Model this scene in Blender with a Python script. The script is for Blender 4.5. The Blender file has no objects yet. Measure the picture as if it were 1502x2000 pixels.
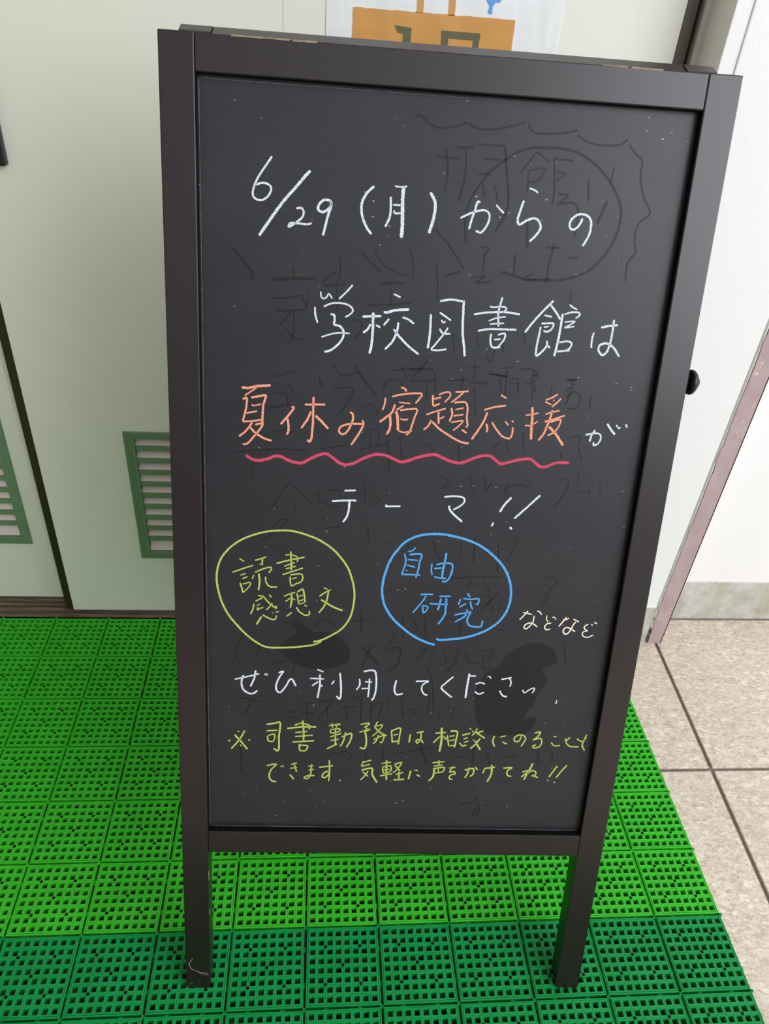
import bpy, bmesh, math, random
from mathutils import Vector, Matrix

# ---------------------------------------------------------------- camera, sky, exposure
scene = bpy.context.scene
COL = scene.collection
R = math.radians

cam_data = bpy.data.cameras.new('camera')
cam = bpy.data.objects.new('camera', cam_data)
COL.objects.link(cam)
cam.location = (0.40171, -0.49373, 1.08325)
cam.rotation_euler = (R(53.885), R(-4.0323), R(-3.6359))
cam_data.sensor_fit = 'VERTICAL'
cam_data.sensor_height = 36.0
cam_data.lens = 1454.8 / 2000 * 36.0
cam_data.clip_start = 0.02
scene.camera = cam

vs = scene.view_settings
vs.view_transform = 'Standard'
vs.look = 'None'
vs.use_curve_mapping = False
vs.gamma = 1.0
vs.exposure = 0.0

SKY_LOBE = Vector((0.80, -0.52, 0.42)).normalized()     # brighter side of the sky: behind the viewer, to the right
SKY_BASE, SKY_GAIN = 0.50, 1.1

world = bpy.data.worlds.new('overcast_sky')
scene.world = world
world.use_nodes = True
wn, wl = world.node_tree.nodes, world.node_tree.links
wn.clear()
w_out = wn.new('ShaderNodeOutputWorld')
w_bg = wn.new('ShaderNodeBackground')
w_tc = wn.new('ShaderNodeTexCoord')
w_dot = wn.new('ShaderNodeVectorMath'); w_dot.operation = 'DOT_PRODUCT'
w_dot.inputs[1].default_value = SKY_LOBE
w_map = wn.new('ShaderNodeMapRange')
w_map.interpolation_type = 'SMOOTHSTEP'
w_map.inputs['From Min'].default_value = 0.15
w_map.inputs['From Max'].default_value = 1.0
w_map.inputs['To Min'].default_value = SKY_BASE
w_map.inputs['To Max'].default_value = SKY_BASE + SKY_GAIN
w_sep = wn.new('ShaderNodeSeparateXYZ')
w_hor = wn.new('ShaderNodeMapRange')                      # trees and buildings keep the horizon dimmer
w_hor.interpolation_type = 'SMOOTHSTEP'
w_hor.inputs['From Min'].default_value = -0.05
w_hor.inputs['From Max'].default_value = 0.35
w_hor.inputs['To Min'].default_value = 0.40
w_hor.inputs['To Max'].default_value = 1.0
w_mul = wn.new('ShaderNodeMath'); w_mul.operation = 'MULTIPLY'
w_bg.inputs['Color'].default_value = (0.89, 0.93, 1.0, 1)
wl.new(w_tc.outputs['Generated'], w_dot.inputs[0])
wl.new(w_dot.outputs['Value'], w_map.inputs['Value'])
wl.new(w_tc.outputs['Generated'], w_sep.inputs[0])
wl.new(w_sep.outputs['Z'], w_hor.inputs['Value'])
wl.new(w_map.outputs['Result'], w_mul.inputs[0])
wl.new(w_hor.outputs['Result'], w_mul.inputs[1])
wl.new(w_mul.outputs[0], w_bg.inputs['Strength'])
wl.new(w_bg.outputs[0], w_out.inputs['Surface'])

# added area lamp out of view: brightens the right, falls off leftward
side_lamp = bpy.data.lights.new('added_side_light', 'AREA')
side_lamp.shape = 'RECTANGLE'
side_lamp.size, side_lamp.size_y = 2.4, 2.0
side_lamp.energy = 76
side_lamp.color = (0.90, 0.935, 1.0)
side_lamp_o = bpy.data.objects.new('added_side_light', side_lamp)
COL.objects.link(side_lamp_o)
side_lamp_o.location = (2.5, -1.7, 2.1)
side_lamp_o.rotation_euler = (Vector((0.6, 0.4, 0.5)) - side_lamp_o.location).to_track_quat('-Z', 'Y').to_euler()

# ---------------------------------------------------------------- helpers
rnd = random.Random(7)


def lin(r, g, b):
    f = lambda c: c / 255 / 12.92 if c / 255 <= 0.04045 else ((c / 255 + 0.055) / 1.055) ** 2.4
    return (f(r), f(g), f(b), 1)


def material(name, color, rough=0.5, spec=0.5, metal=0.0):
    m = bpy.data.materials.new(name)
    m.use_nodes = True
    b = m.node_tree.nodes['Principled BSDF']
    b.inputs['Base Color'].default_value = color
    b.inputs['Roughness'].default_value = rough
    b.inputs['Specular IOR Level'].default_value = spec
    b.inputs['Metallic'].default_value = metal
    return m


def nd(m, kind, **kw):
    n = m.node_tree.nodes.new(kind)
    for k, v in kw.items():
        if hasattr(n, k):
            setattr(n, k, v)
        else:
            n.inputs[k].default_value = v
    return n


def lk(m, a, b):
    m.node_tree.links.new(a, b)


def ramp(m, fac, stops):
    r = nd(m, 'ShaderNodeValToRGB')
    els = r.color_ramp.elements
    while len(els) < len(stops):
        els.new(0.5)
    for e, (p, c) in zip(els, stops):
        e.position = p
        e.color = c
    lk(m, fac, r.inputs['Fac'])
    return r.outputs['Color']


def coords(m, scale=(1, 1, 1), rot=(0, 0, 0)):
    tc = nd(m, 'ShaderNodeTexCoord')
    mp = nd(m, 'ShaderNodeMapping')
    mp.inputs['Scale'].default_value = scale
    mp.inputs['Rotation'].default_value = rot
    lk(m, tc.outputs['Object'], mp.inputs['Vector'])
    return mp.outputs['Vector']


def noise(m, vec, scale, detail=3.0, rough=0.55):
    n = nd(m, 'ShaderNodeTexNoise')
    n.inputs['Scale'].default_value = scale
    n.inputs['Detail'].default_value = detail
    n.inputs['Roughness'].default_value = rough
    lk(m, vec, n.inputs['Vector'])
    return n.outputs['Fac']


def mix(m, fac, a, b, blend='MIX'):
    x = nd(m, 'ShaderNodeMix', data_type='RGBA', blend_type=blend)
    for sock, val in ((0, fac), (6, a), (7, b)):
        if isinstance(val, (int, float, tuple)):
            x.inputs[sock].default_value = val
        else:
            lk(m, val, x.inputs[sock])
    return x.outputs[2]


def bump(m, height, strength, dist):
    b = nd(m, 'ShaderNodeBump')
    b.inputs['Strength'].default_value = strength
    b.inputs['Distance'].default_value = dist
    lk(m, height, b.inputs['Height'])
    lk(m, b.outputs['Normal'], bsdf(m).inputs['Normal'])


def bsdf(m):
    return m.node_tree.nodes['Principled BSDF']


def base(m, sock):
    lk(m, sock, bsdf(m).inputs['Base Color'])


def link_mesh(name, bm, m, parent=None, smooth=False):
    bmesh.ops.recalc_face_normals(bm, faces=bm.faces)
    me = bpy.data.meshes.new(name)
    bm.to_mesh(me)
    bm.free()
    if smooth:
        for p in me.polygons:
            p.use_smooth = True
    for mm in (m if isinstance(m, (list, tuple)) else [m]):
        me.materials.append(mm)
    o = bpy.data.objects.new(name, me)
    COL.objects.link(o)
    if parent:
        o.parent = parent
    return o


def empty(name, loc=(0, 0, 0), rot=(0, 0, 0), parent=None):
    o = bpy.data.objects.new(name, None)
    o.empty_display_size = 0.05
    COL.objects.link(o)
    o.location = loc
    o.rotation_euler = rot
    if parent:
        o.parent = parent
    return o


def structure(o):
    o['kind'] = 'structure'
    return o


def tag(o, label, cat, group=None):
    o['label'] = label
    o['category'] = cat
    if group:
        o['group'] = group
    return o


def add_box(bm, x0, x1, y0, y1, z0, z1, bev=0.0, seg=2):
    t = bmesh.new()
    vs_ = [t.verts.new((x, y, z)) for z in (z0, z1) for y in (y0, y1) for x in (x0, x1)]
    for f in ((0, 2, 3, 1), (4, 5, 7, 6), (0, 1, 5, 4), (2, 6, 7, 3), (0, 4, 6, 2), (1, 3, 7, 5)):
        t.faces.new([vs_[i] for i in f])
    if bev:
        bmesh.ops.bevel(t, geom=t.edges[:], offset=bev, segments=seg, affect='EDGES', profile=0.6)
    merge(bm, t)


def merge(bm, t, mat=None):
    if mat is not None:
        bmesh.ops.transform(t, matrix=mat, verts=t.verts[:])
    me = bpy.data.meshes.new('tmp')
    t.to_mesh(me)
    t.free()
    bm.from_mesh(me)
    bpy.data.meshes.remove(me)


def box(*a, **k):
    bm = bmesh.new()
    add_box(bm, *a, **k)
    return bm


def add_lathe(bm, prof, seg=32, mat=Matrix.Identity(4), closed=False):
    """prof: (radius, height) pairs turned round local Z"""
    t = bmesh.new()
    rings = []
    for r, h in prof:
        if r < 1e-7:
            rings.append([t.verts.new((0, 0, h))])
        else:
            rings.append([t.verts.new((r * math.cos(2 * math.pi * i / seg), r * math.sin(2 * math.pi * i / seg), h)) for i in range(seg)])
    n = len(rings)
    for k in range(n if closed else n - 1):
        a, b = rings[k], rings[(k + 1) % n]
        for i in range(seg):
            j = (i + 1) % seg
            if len(a) == 1 and len(b) == 1:
                continue
            if len(a) == 1:
                t.faces.new((a[0], b[i], b[j]))
            elif len(b) == 1:
                t.faces.new((a[i], a[j], b[0]))
            else:
                t.faces.new((a[i], a[j], b[j], b[i]))
    merge(bm, t, mat)


def add_prism(bm, pts, a0, a1, axis='y'):
    """closed outline extruded along an axis; pts are (x, z) for axis y, (x, y) for axis z, (y, z) for axis x"""
    def p3(p, a):
        return {'y': (p[0], a, p[1]), 'z': (p[0], p[1], a), 'x': (a, p[0], p[1])}[axis]
    t = bmesh.new()
    lo = [t.verts.new(p3(p, a0)) for p in pts]
    hi = [t.verts.new(p3(p, a1)) for p in pts]
    n = len(pts)
    f0, f1 = t.faces.new(lo), t.faces.new(hi[::-1])
    f0.normal_update()
    f1.normal_update()
    for i in range(n):
        t.faces.new((lo[i], lo[(i + 1) % n], hi[(i + 1) % n], hi[i]))
    bmesh.ops.triangulate(t, faces=[f0, f1])
    merge(bm, t)


def smooth_line(pts, step):
    """Catmull-Rom through the points, resampled"""
    if len(pts) < 3:
        P = pts
        out = []
        for a, b in zip(P, P[1:]):
            n = max(2, int((Vector(b) - Vector(a)).length / step))
            out += [tuple(Vector(a).lerp(Vector(b), i / n)) for i in range(n)]
        return out + [P[-1]]
    P = [tuple(2 * Vector(pts[0]) - Vector(pts[1]))] + list(pts) + [tuple(2 * Vector(pts[-1]) - Vector(pts[-2]))]
    out = []
    for i in range(1, len(P) - 2):
        p0, p1, p2, p3 = (Vector(P[i + k]) for k in (-1, 0, 1, 2))
        n = max(2, int((p2 - p1).length / step))
        for k in range(n):
            t = k / n
            out.append(tuple(0.5 * ((2 * p1) + (p2 - p0) * t + (2 * p0 - 5 * p1 + 4 * p2 - p3) * t * t + (3 * p1 - p0 - 3 * p2 + p3) * t ** 3)))
    return out + [pts[-1]]


def add_ribbon(bm, pts, width, y, thick, rough=0.12, step=None):
    """a raised chalk stroke lying on the plane y (front face towards -y), pts in (x, z)"""
    L = smooth_line(pts, step or width * 0.35)
    n = len(L)
    V = []
    for i, p in enumerate(L):
        a, b = Vector(L[max(0, i - 1)]), Vector(L[min(n - 1, i + 1)])
        d = (b - a)
        if d.length < 1e-9:
            d = Vector((1, 0))
        d.normalize()
        nrm = Vector((-d.y, d.x))
        w = width / 2
        e = min(i, n - 1 - i)
        if e == 0:
            w *= 0.55
        l = w * (1 + rnd.uniform(-rough, rough))
        r = w * (1 + rnd.uniform(-rough, rough))
        q = Vector(p)
        A, B = q + nrm * l, q - nrm * r
        V.append((bm.verts.new((A.x, y, A.y)), bm.verts.new((A.x * .85 + q.x * .15, y - thick, A.y * .85 + q.y * .15)),
                  bm.verts.new((B.x * .85 + q.x * .15, y - thick, B.y * .85 + q.y * .15)), bm.verts.new((B.x, y, B.y))))
    for a, b in zip(V, V[1:]):
        for k in range(3):
            bm.faces.new((a[k], a[k + 1], b[k + 1], b[k]))
    for c in (V[0], V[-1]):
        bm.faces.new(c)


# ---------------------------------------------------------------- materials
M = {}


def plain_painted(name, rgb, rough, spec=0.5, var=0.05, nscale=6, grain=0.0):
    m = material(name, lin(*rgb), rough, spec)
    v = coords(m)
    c = lin(*rgb)
    base(m, ramp(m, noise(m, v, nscale), [(0.3, tuple(x * (1 - var) for x in c[:3]) + (1,)), (0.7, tuple(min(1, x * (1 + var)) for x in c[:3]) + (1,))]))
    if grain:
        bump(m, noise(m, v, 900, 2), grain, 0.0006)
    return m


M['door'] = plain_painted('mint_painted_steel', (228, 229, 214), 0.42, 0.4, 0.012, 2, 0.12)
M['door_panel'] = plain_painted('cream_painted_steel', (229, 229, 216), 0.42, 0.4, 0.012, 2, 0.12)
M['louvre'] = plain_painted('green_louvre_paint', (108, 138, 104), 0.4, 0.4, 0.06, 40)
M['blade'] = plain_painted('pale_vent_blade', (222, 207, 200), 0.5, 0.4, 0.03, 40)
M['gasket'] = plain_painted('dark_olive_edge_rubber', (48, 43, 27), 0.5, 0.3, 0.15, 60)
M['black'] = plain_painted('black_plastic', (16, 16, 17), 0.35, 0.5, 0.2, 60)
M['bronze'] = plain_painted('bronze_aluminium', (84, 74, 62), 0.4, 0.5, 0.08, 30)
M['jamb_light'] = plain_painted('light_grey_frame', (205, 203, 196), 0.4, 0.4, 0.03, 20)
M['jamb_shade'] = plain_painted('beige_painted_shade', (176, 173, 158), 0.45, 0.4, 0.03, 20)


def wall_material():
    m = material('white_textured_wall', lin(240, 240, 240), 0.6, 0.3)
    v = coords(m)
    scuff = noise(m, coords(m, (3, 3, 14), (0, R(35), 0)), 9, 6, 0.7)
    c = mix(m, ramp(m, scuff, [(0.62, (0, 0, 0, 1)), (0.8, (0.35, 0.35, 0.35, 1))]), lin(236, 234, 231), lin(204, 197, 192))
    base(m, c)
    bump(m, noise(m, v, 260, 4), 0.16, 0.002)
    return m


M['wall'] = wall_material()


M['added_wall'] = plain_painted('brown_added_wall', (170, 158, 134), 0.7, 0.2, 0.08, 5)


def concrete_material():
    m = material('stained_concrete', lin(186, 184, 174), 0.8, 0.2)
    v = coords(m)
    a = ramp(m, noise(m, v, 30, 8, 0.7), [(0.3, lin(165, 162, 148)), (0.55, lin(196, 193, 183)), (0.8, lin(212, 210, 204))])
    spots = ramp(m, noise(m, v, 420, 2), [(0.66, (0, 0, 0, 1)), (0.72, (0.5, 0.5, 0.5, 1))])
    b = mix(m, spots, a, lin(105, 102, 92))
    stain = ramp(m, noise(m, coords(m, (4, 4, 1)), 7, 4), [(0.5, (0, 0, 0, 1)), (0.75, (0.6, 0.6, 0.6, 1))])
    base(m, mix(m, stain, b, lin(172, 164, 135)))
    bump(m, noise(m, v, 300, 5), 0.3, 0.001)
    return m


M['concrete'] = concrete_material()


def guard_material():
    m = material('chipped_mauve_paint', lin(176, 152, 152), 0.45, 0.4)
    v = coords(m)
    a = ramp(m, noise(m, v, 25, 4), [(0.3, lin(170, 145, 146)), (0.7, lin(184, 162, 162))])
    chip = ramp(m, noise(m, coords(m, (1, 1, 0.6)), 60, 6, 0.7), [(0.615, (0, 0, 0, 1)), (0.635, (1, 1, 1, 1))])
    rust = ramp(m, noise(m, v, 40, 2), [(0.45, lin(214, 200, 178)), (0.62, lin(158, 92, 44))])
    base(m, mix(m, chip, a, rust))
    return m


M['guard'] = guard_material()


def stone_material():
    m = material('pebble_dash_paving', lin(190, 178, 164), 0.65, 0.3)
    v = coords(m, (1, 2.1, 1), (0, 0, R(-38)))
    v2 = coords(m, (1, 1.6, 1), (0, 0, R(50)))
    wob = nd(m, 'ShaderNodeTexNoise')
    wob.inputs['Scale'].default_value = 120
    lk(m, v, wob.inputs['Vector'])
    add = nd(m, 'ShaderNodeVectorMath', operation='MULTIPLY_ADD')
    lk(m, wob.outputs['Color'], add.inputs[0])
    add.inputs[1].default_value = (0.006, 0.006, 0.006)
    lk(m, v, add.inputs[2])

    def chips(vec, scale):
        n = nd(m, 'ShaderNodeTexVoronoi')
        n.inputs['Scale'].default_value = scale
        lk(m, vec, n.inputs['Vector'])
        s = nd(m, 'ShaderNodeSeparateColor')
        lk(m, n.outputs['Color'], s.inputs[0])
        return s.outputs[0], s.outputs[1], n.outputs['Distance']
    r1, g1, d1 = chips(add.outputs[0], 95)
    r2, g2, d2 = chips(v2, 230)
    c1 = ramp(m, r1, [(0.0, lin(178, 161, 144)), (0.2, lin(197, 180, 162)), (0.5, lin(210, 194, 175)), (0.82, lin(221, 207, 189)), (0.97, lin(244, 234, 220))])
    c2 = ramp(m, r2, [(0.0, lin(170, 153, 137)), (0.4, lin(206, 190, 172)), (0.9, lin(228, 214, 198))])
    c = mix(m, 0.55, c1, c2)
    c = mix(m, ramp(m, noise(m, coords(m), 3, 4), [(0.35, (0, 0, 0, 1)), (0.8, (0.35, 0.35, 0.35, 1))]), c, lin(172, 156, 136))
    base(m, c)
    bump(m, noise(m, coords(m), 500, 4), 0.25, 0.001)
    return m


M['stone'] = stone_material()
M['grout'] = plain_painted('dark_joint_grout', (118, 109, 98), 0.9, 0.1, 0.2, 80)


def sill_material():
    m = material('weathered_brown_sill', lin(110, 96, 78), 0.6, 0.3)
    v = coords(m, (1, 14, 14))
    base(m, ramp(m, noise(m, v, 12, 6, 0.7), [(0.3, lin(70, 58, 46)), (0.55, lin(116, 101, 84)), (0.8, lin(150, 136, 118))]))
    bump(m, noise(m, v, 30, 5), 0.4, 0.002)
    return m


M['sill'] = sill_material()


def plastic(name, rgb, rgb2):
    m = material(name, lin(*rgb), 0.45, 0.28)
    v = coords(m)
    base(m, ramp(m, noise(m, v, 22, 4), [(0.3, lin(*rgb)), (0.7, lin(*rgb2))]))
    bump(m, noise(m, v, 1500, 2), 0.1, 0.0004)
    return m


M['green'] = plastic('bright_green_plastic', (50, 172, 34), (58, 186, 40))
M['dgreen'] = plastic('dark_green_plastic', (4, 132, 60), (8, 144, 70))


def frame_material(name, scale):
    m = material(name, lin(24, 15, 16), 0.33, 0.62)
    v = coords(m, scale)
    base(m, ramp(m, noise(m, v, 14, 5, 0.6), [(0.3, lin(25, 13, 14)), (0.75, lin(30, 16, 17))]))
    bump(m, noise(m, v, 30, 4), 0.05, 0.0006)
    return m


M['frame'] = frame_material('dark_brown_stained_wood', (30, 30, 1.5))
M['frame_x'] = frame_material('dark_brown_stained_wood_across', (1.5, 30, 30))
M['dull_black'] = material('matt_black', lin(9, 8, 9), 0.7, 0.15)
M['under_mat'] = plain_painted('brown_under_mat', (92, 78, 62), 0.9, 0.1, 0.3, 60)
M['scuff'] = material('pale_scuff', lin(150, 138, 134), 0.8, 0.1)
M['dust_or_highlight'] = material('painted_edge_highlight', lin(96, 96, 100), 0.9, 0.1)
M['bare'] = plain_painted('bare_worn_wood', (150, 132, 106), 0.7, 0.2, 0.3, 200)
M['chrome'] = material('bright_steel', (0.75, 0.75, 0.75, 1), 0.2, 0.5, 1.0)


def board_material():
    m = material('black_chalkboard', lin(30, 31, 34), 0.42, 0.5)
    grain = noise(m, coords(m, (2.5, 1, 120)), 10, 4, 0.6)       # wiped sideways
    dust_or_highlight = noise(m, coords(m, (2, 1, 3)), 3.0, 5, 0.6)
    c = ramp(m, dust_or_highlight, [(0.3, lin(21, 22, 26)), (0.7, lin(34, 34, 38))])
    c = mix(m, ramp(m, grain, [(0.35, (0, 0, 0, 1)), (0.8, (0.3, 0.3, 0.3, 1))]), c, lin(54, 54, 58))
    patch = ramp(m, noise(m, coords(m), 9, 3), [(0.42, (0, 0, 0, 1)), (0.72, (1, 1, 1, 1))])
    for scale, thr, rad, seed in ((210, 0.93, 0.15, 0.0), (90, 0.965, 0.09, 3.3)):
        fl = nd(m, 'ShaderNodeTexVoronoi')
        fl.inputs['Scale'].default_value = scale
        mp = coords(m, (0.6, 1, 1))
        mp.node.inputs['Location'].default_value = (seed, 0, seed)
        lk(m, mp, fl.inputs['Vector'])
        sp = nd(m, 'ShaderNodeSeparateColor')
        lk(m, fl.outputs['Color'], sp.inputs[0])
        rare = nd(m, 'ShaderNodeMath', operation='GREATER_THAN')
        lk(m, sp.outputs[0], rare.inputs[0])
        rare.inputs[1].default_value = thr
        near = nd(m, 'ShaderNodeMath', operation='LESS_THAN')
        lk(m, fl.outputs['Distance'], near.inputs[0])
        near.inputs[1].default_value = rad
        both = nd(m, 'ShaderNodeMath', operation='MULTIPLY')
        lk(m, rare.outputs[0], both.inputs[0])
        lk(m, near.outputs[0], both.inputs[1])
        soft = nd(m, 'ShaderNodeMath', operation='MULTIPLY')
        lk(m, both.outputs[0], soft.inputs[0])
        lk(m, patch, soft.inputs[1])
        c = mix(m, soft.outputs[0], c, lin(150, 150, 153))
    base(m, c)
    bump(m, grain, 0.05, 0.0006)
    return m


M['board'] = board_material()
M['ghost'] = material('wiped_chalk_trace', lin(24, 23, 23), 0.46, 0.36)  # darker traces left by wiped chalk
M['smear'] = material('wiped_damp_patch', lin(22, 21, 22), 0.48, 0.36)


def chalk(name, rgb, gap=0.5):
    m = material(name, lin(*rgb), 0.95, 0.05)
    n = noise(m, coords(m), 700, 4, 0.7)
    dark = tuple(0.45 * x for x in lin(*rgb)[:3]) + (1,)
    base(m, ramp(m, n, [(gap - 0.16, dark), (gap, lin(*rgb))]))
    return m


M['c_white'] = chalk('white_chalk', (220, 226, 236))
M['c_orange'] = chalk('orange_chalk', (236, 158, 130), 0.44)
M['c_pink'] = chalk('deep_pink_chalk', (204, 76, 104), 0.42)
M['c_green'] = chalk('yellow_green_chalk', (184, 196, 100), 0.47)
M['c_blue'] = chalk('blue_chalk', (88, 164, 224), 0.46)
M['c_cream'] = chalk('cream_chalk', (244, 230, 206), 0.4)


def poster_material(name, rgb):
    m = material(name, lin(*rgb), 0.16, 0.6)
    v = coords(m, (1, 1, 0.25))
    base(m, ramp(m, noise(m, coords(m, (1, 1, 9)), 8), [(0.3, tuple(0.94 * x for x in lin(*rgb)[:3]) + (1,)), (0.7, lin(*rgb))]))
    bump(m, noise(m, v, 22, 2), 0.35, 0.01)
    return m


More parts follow.
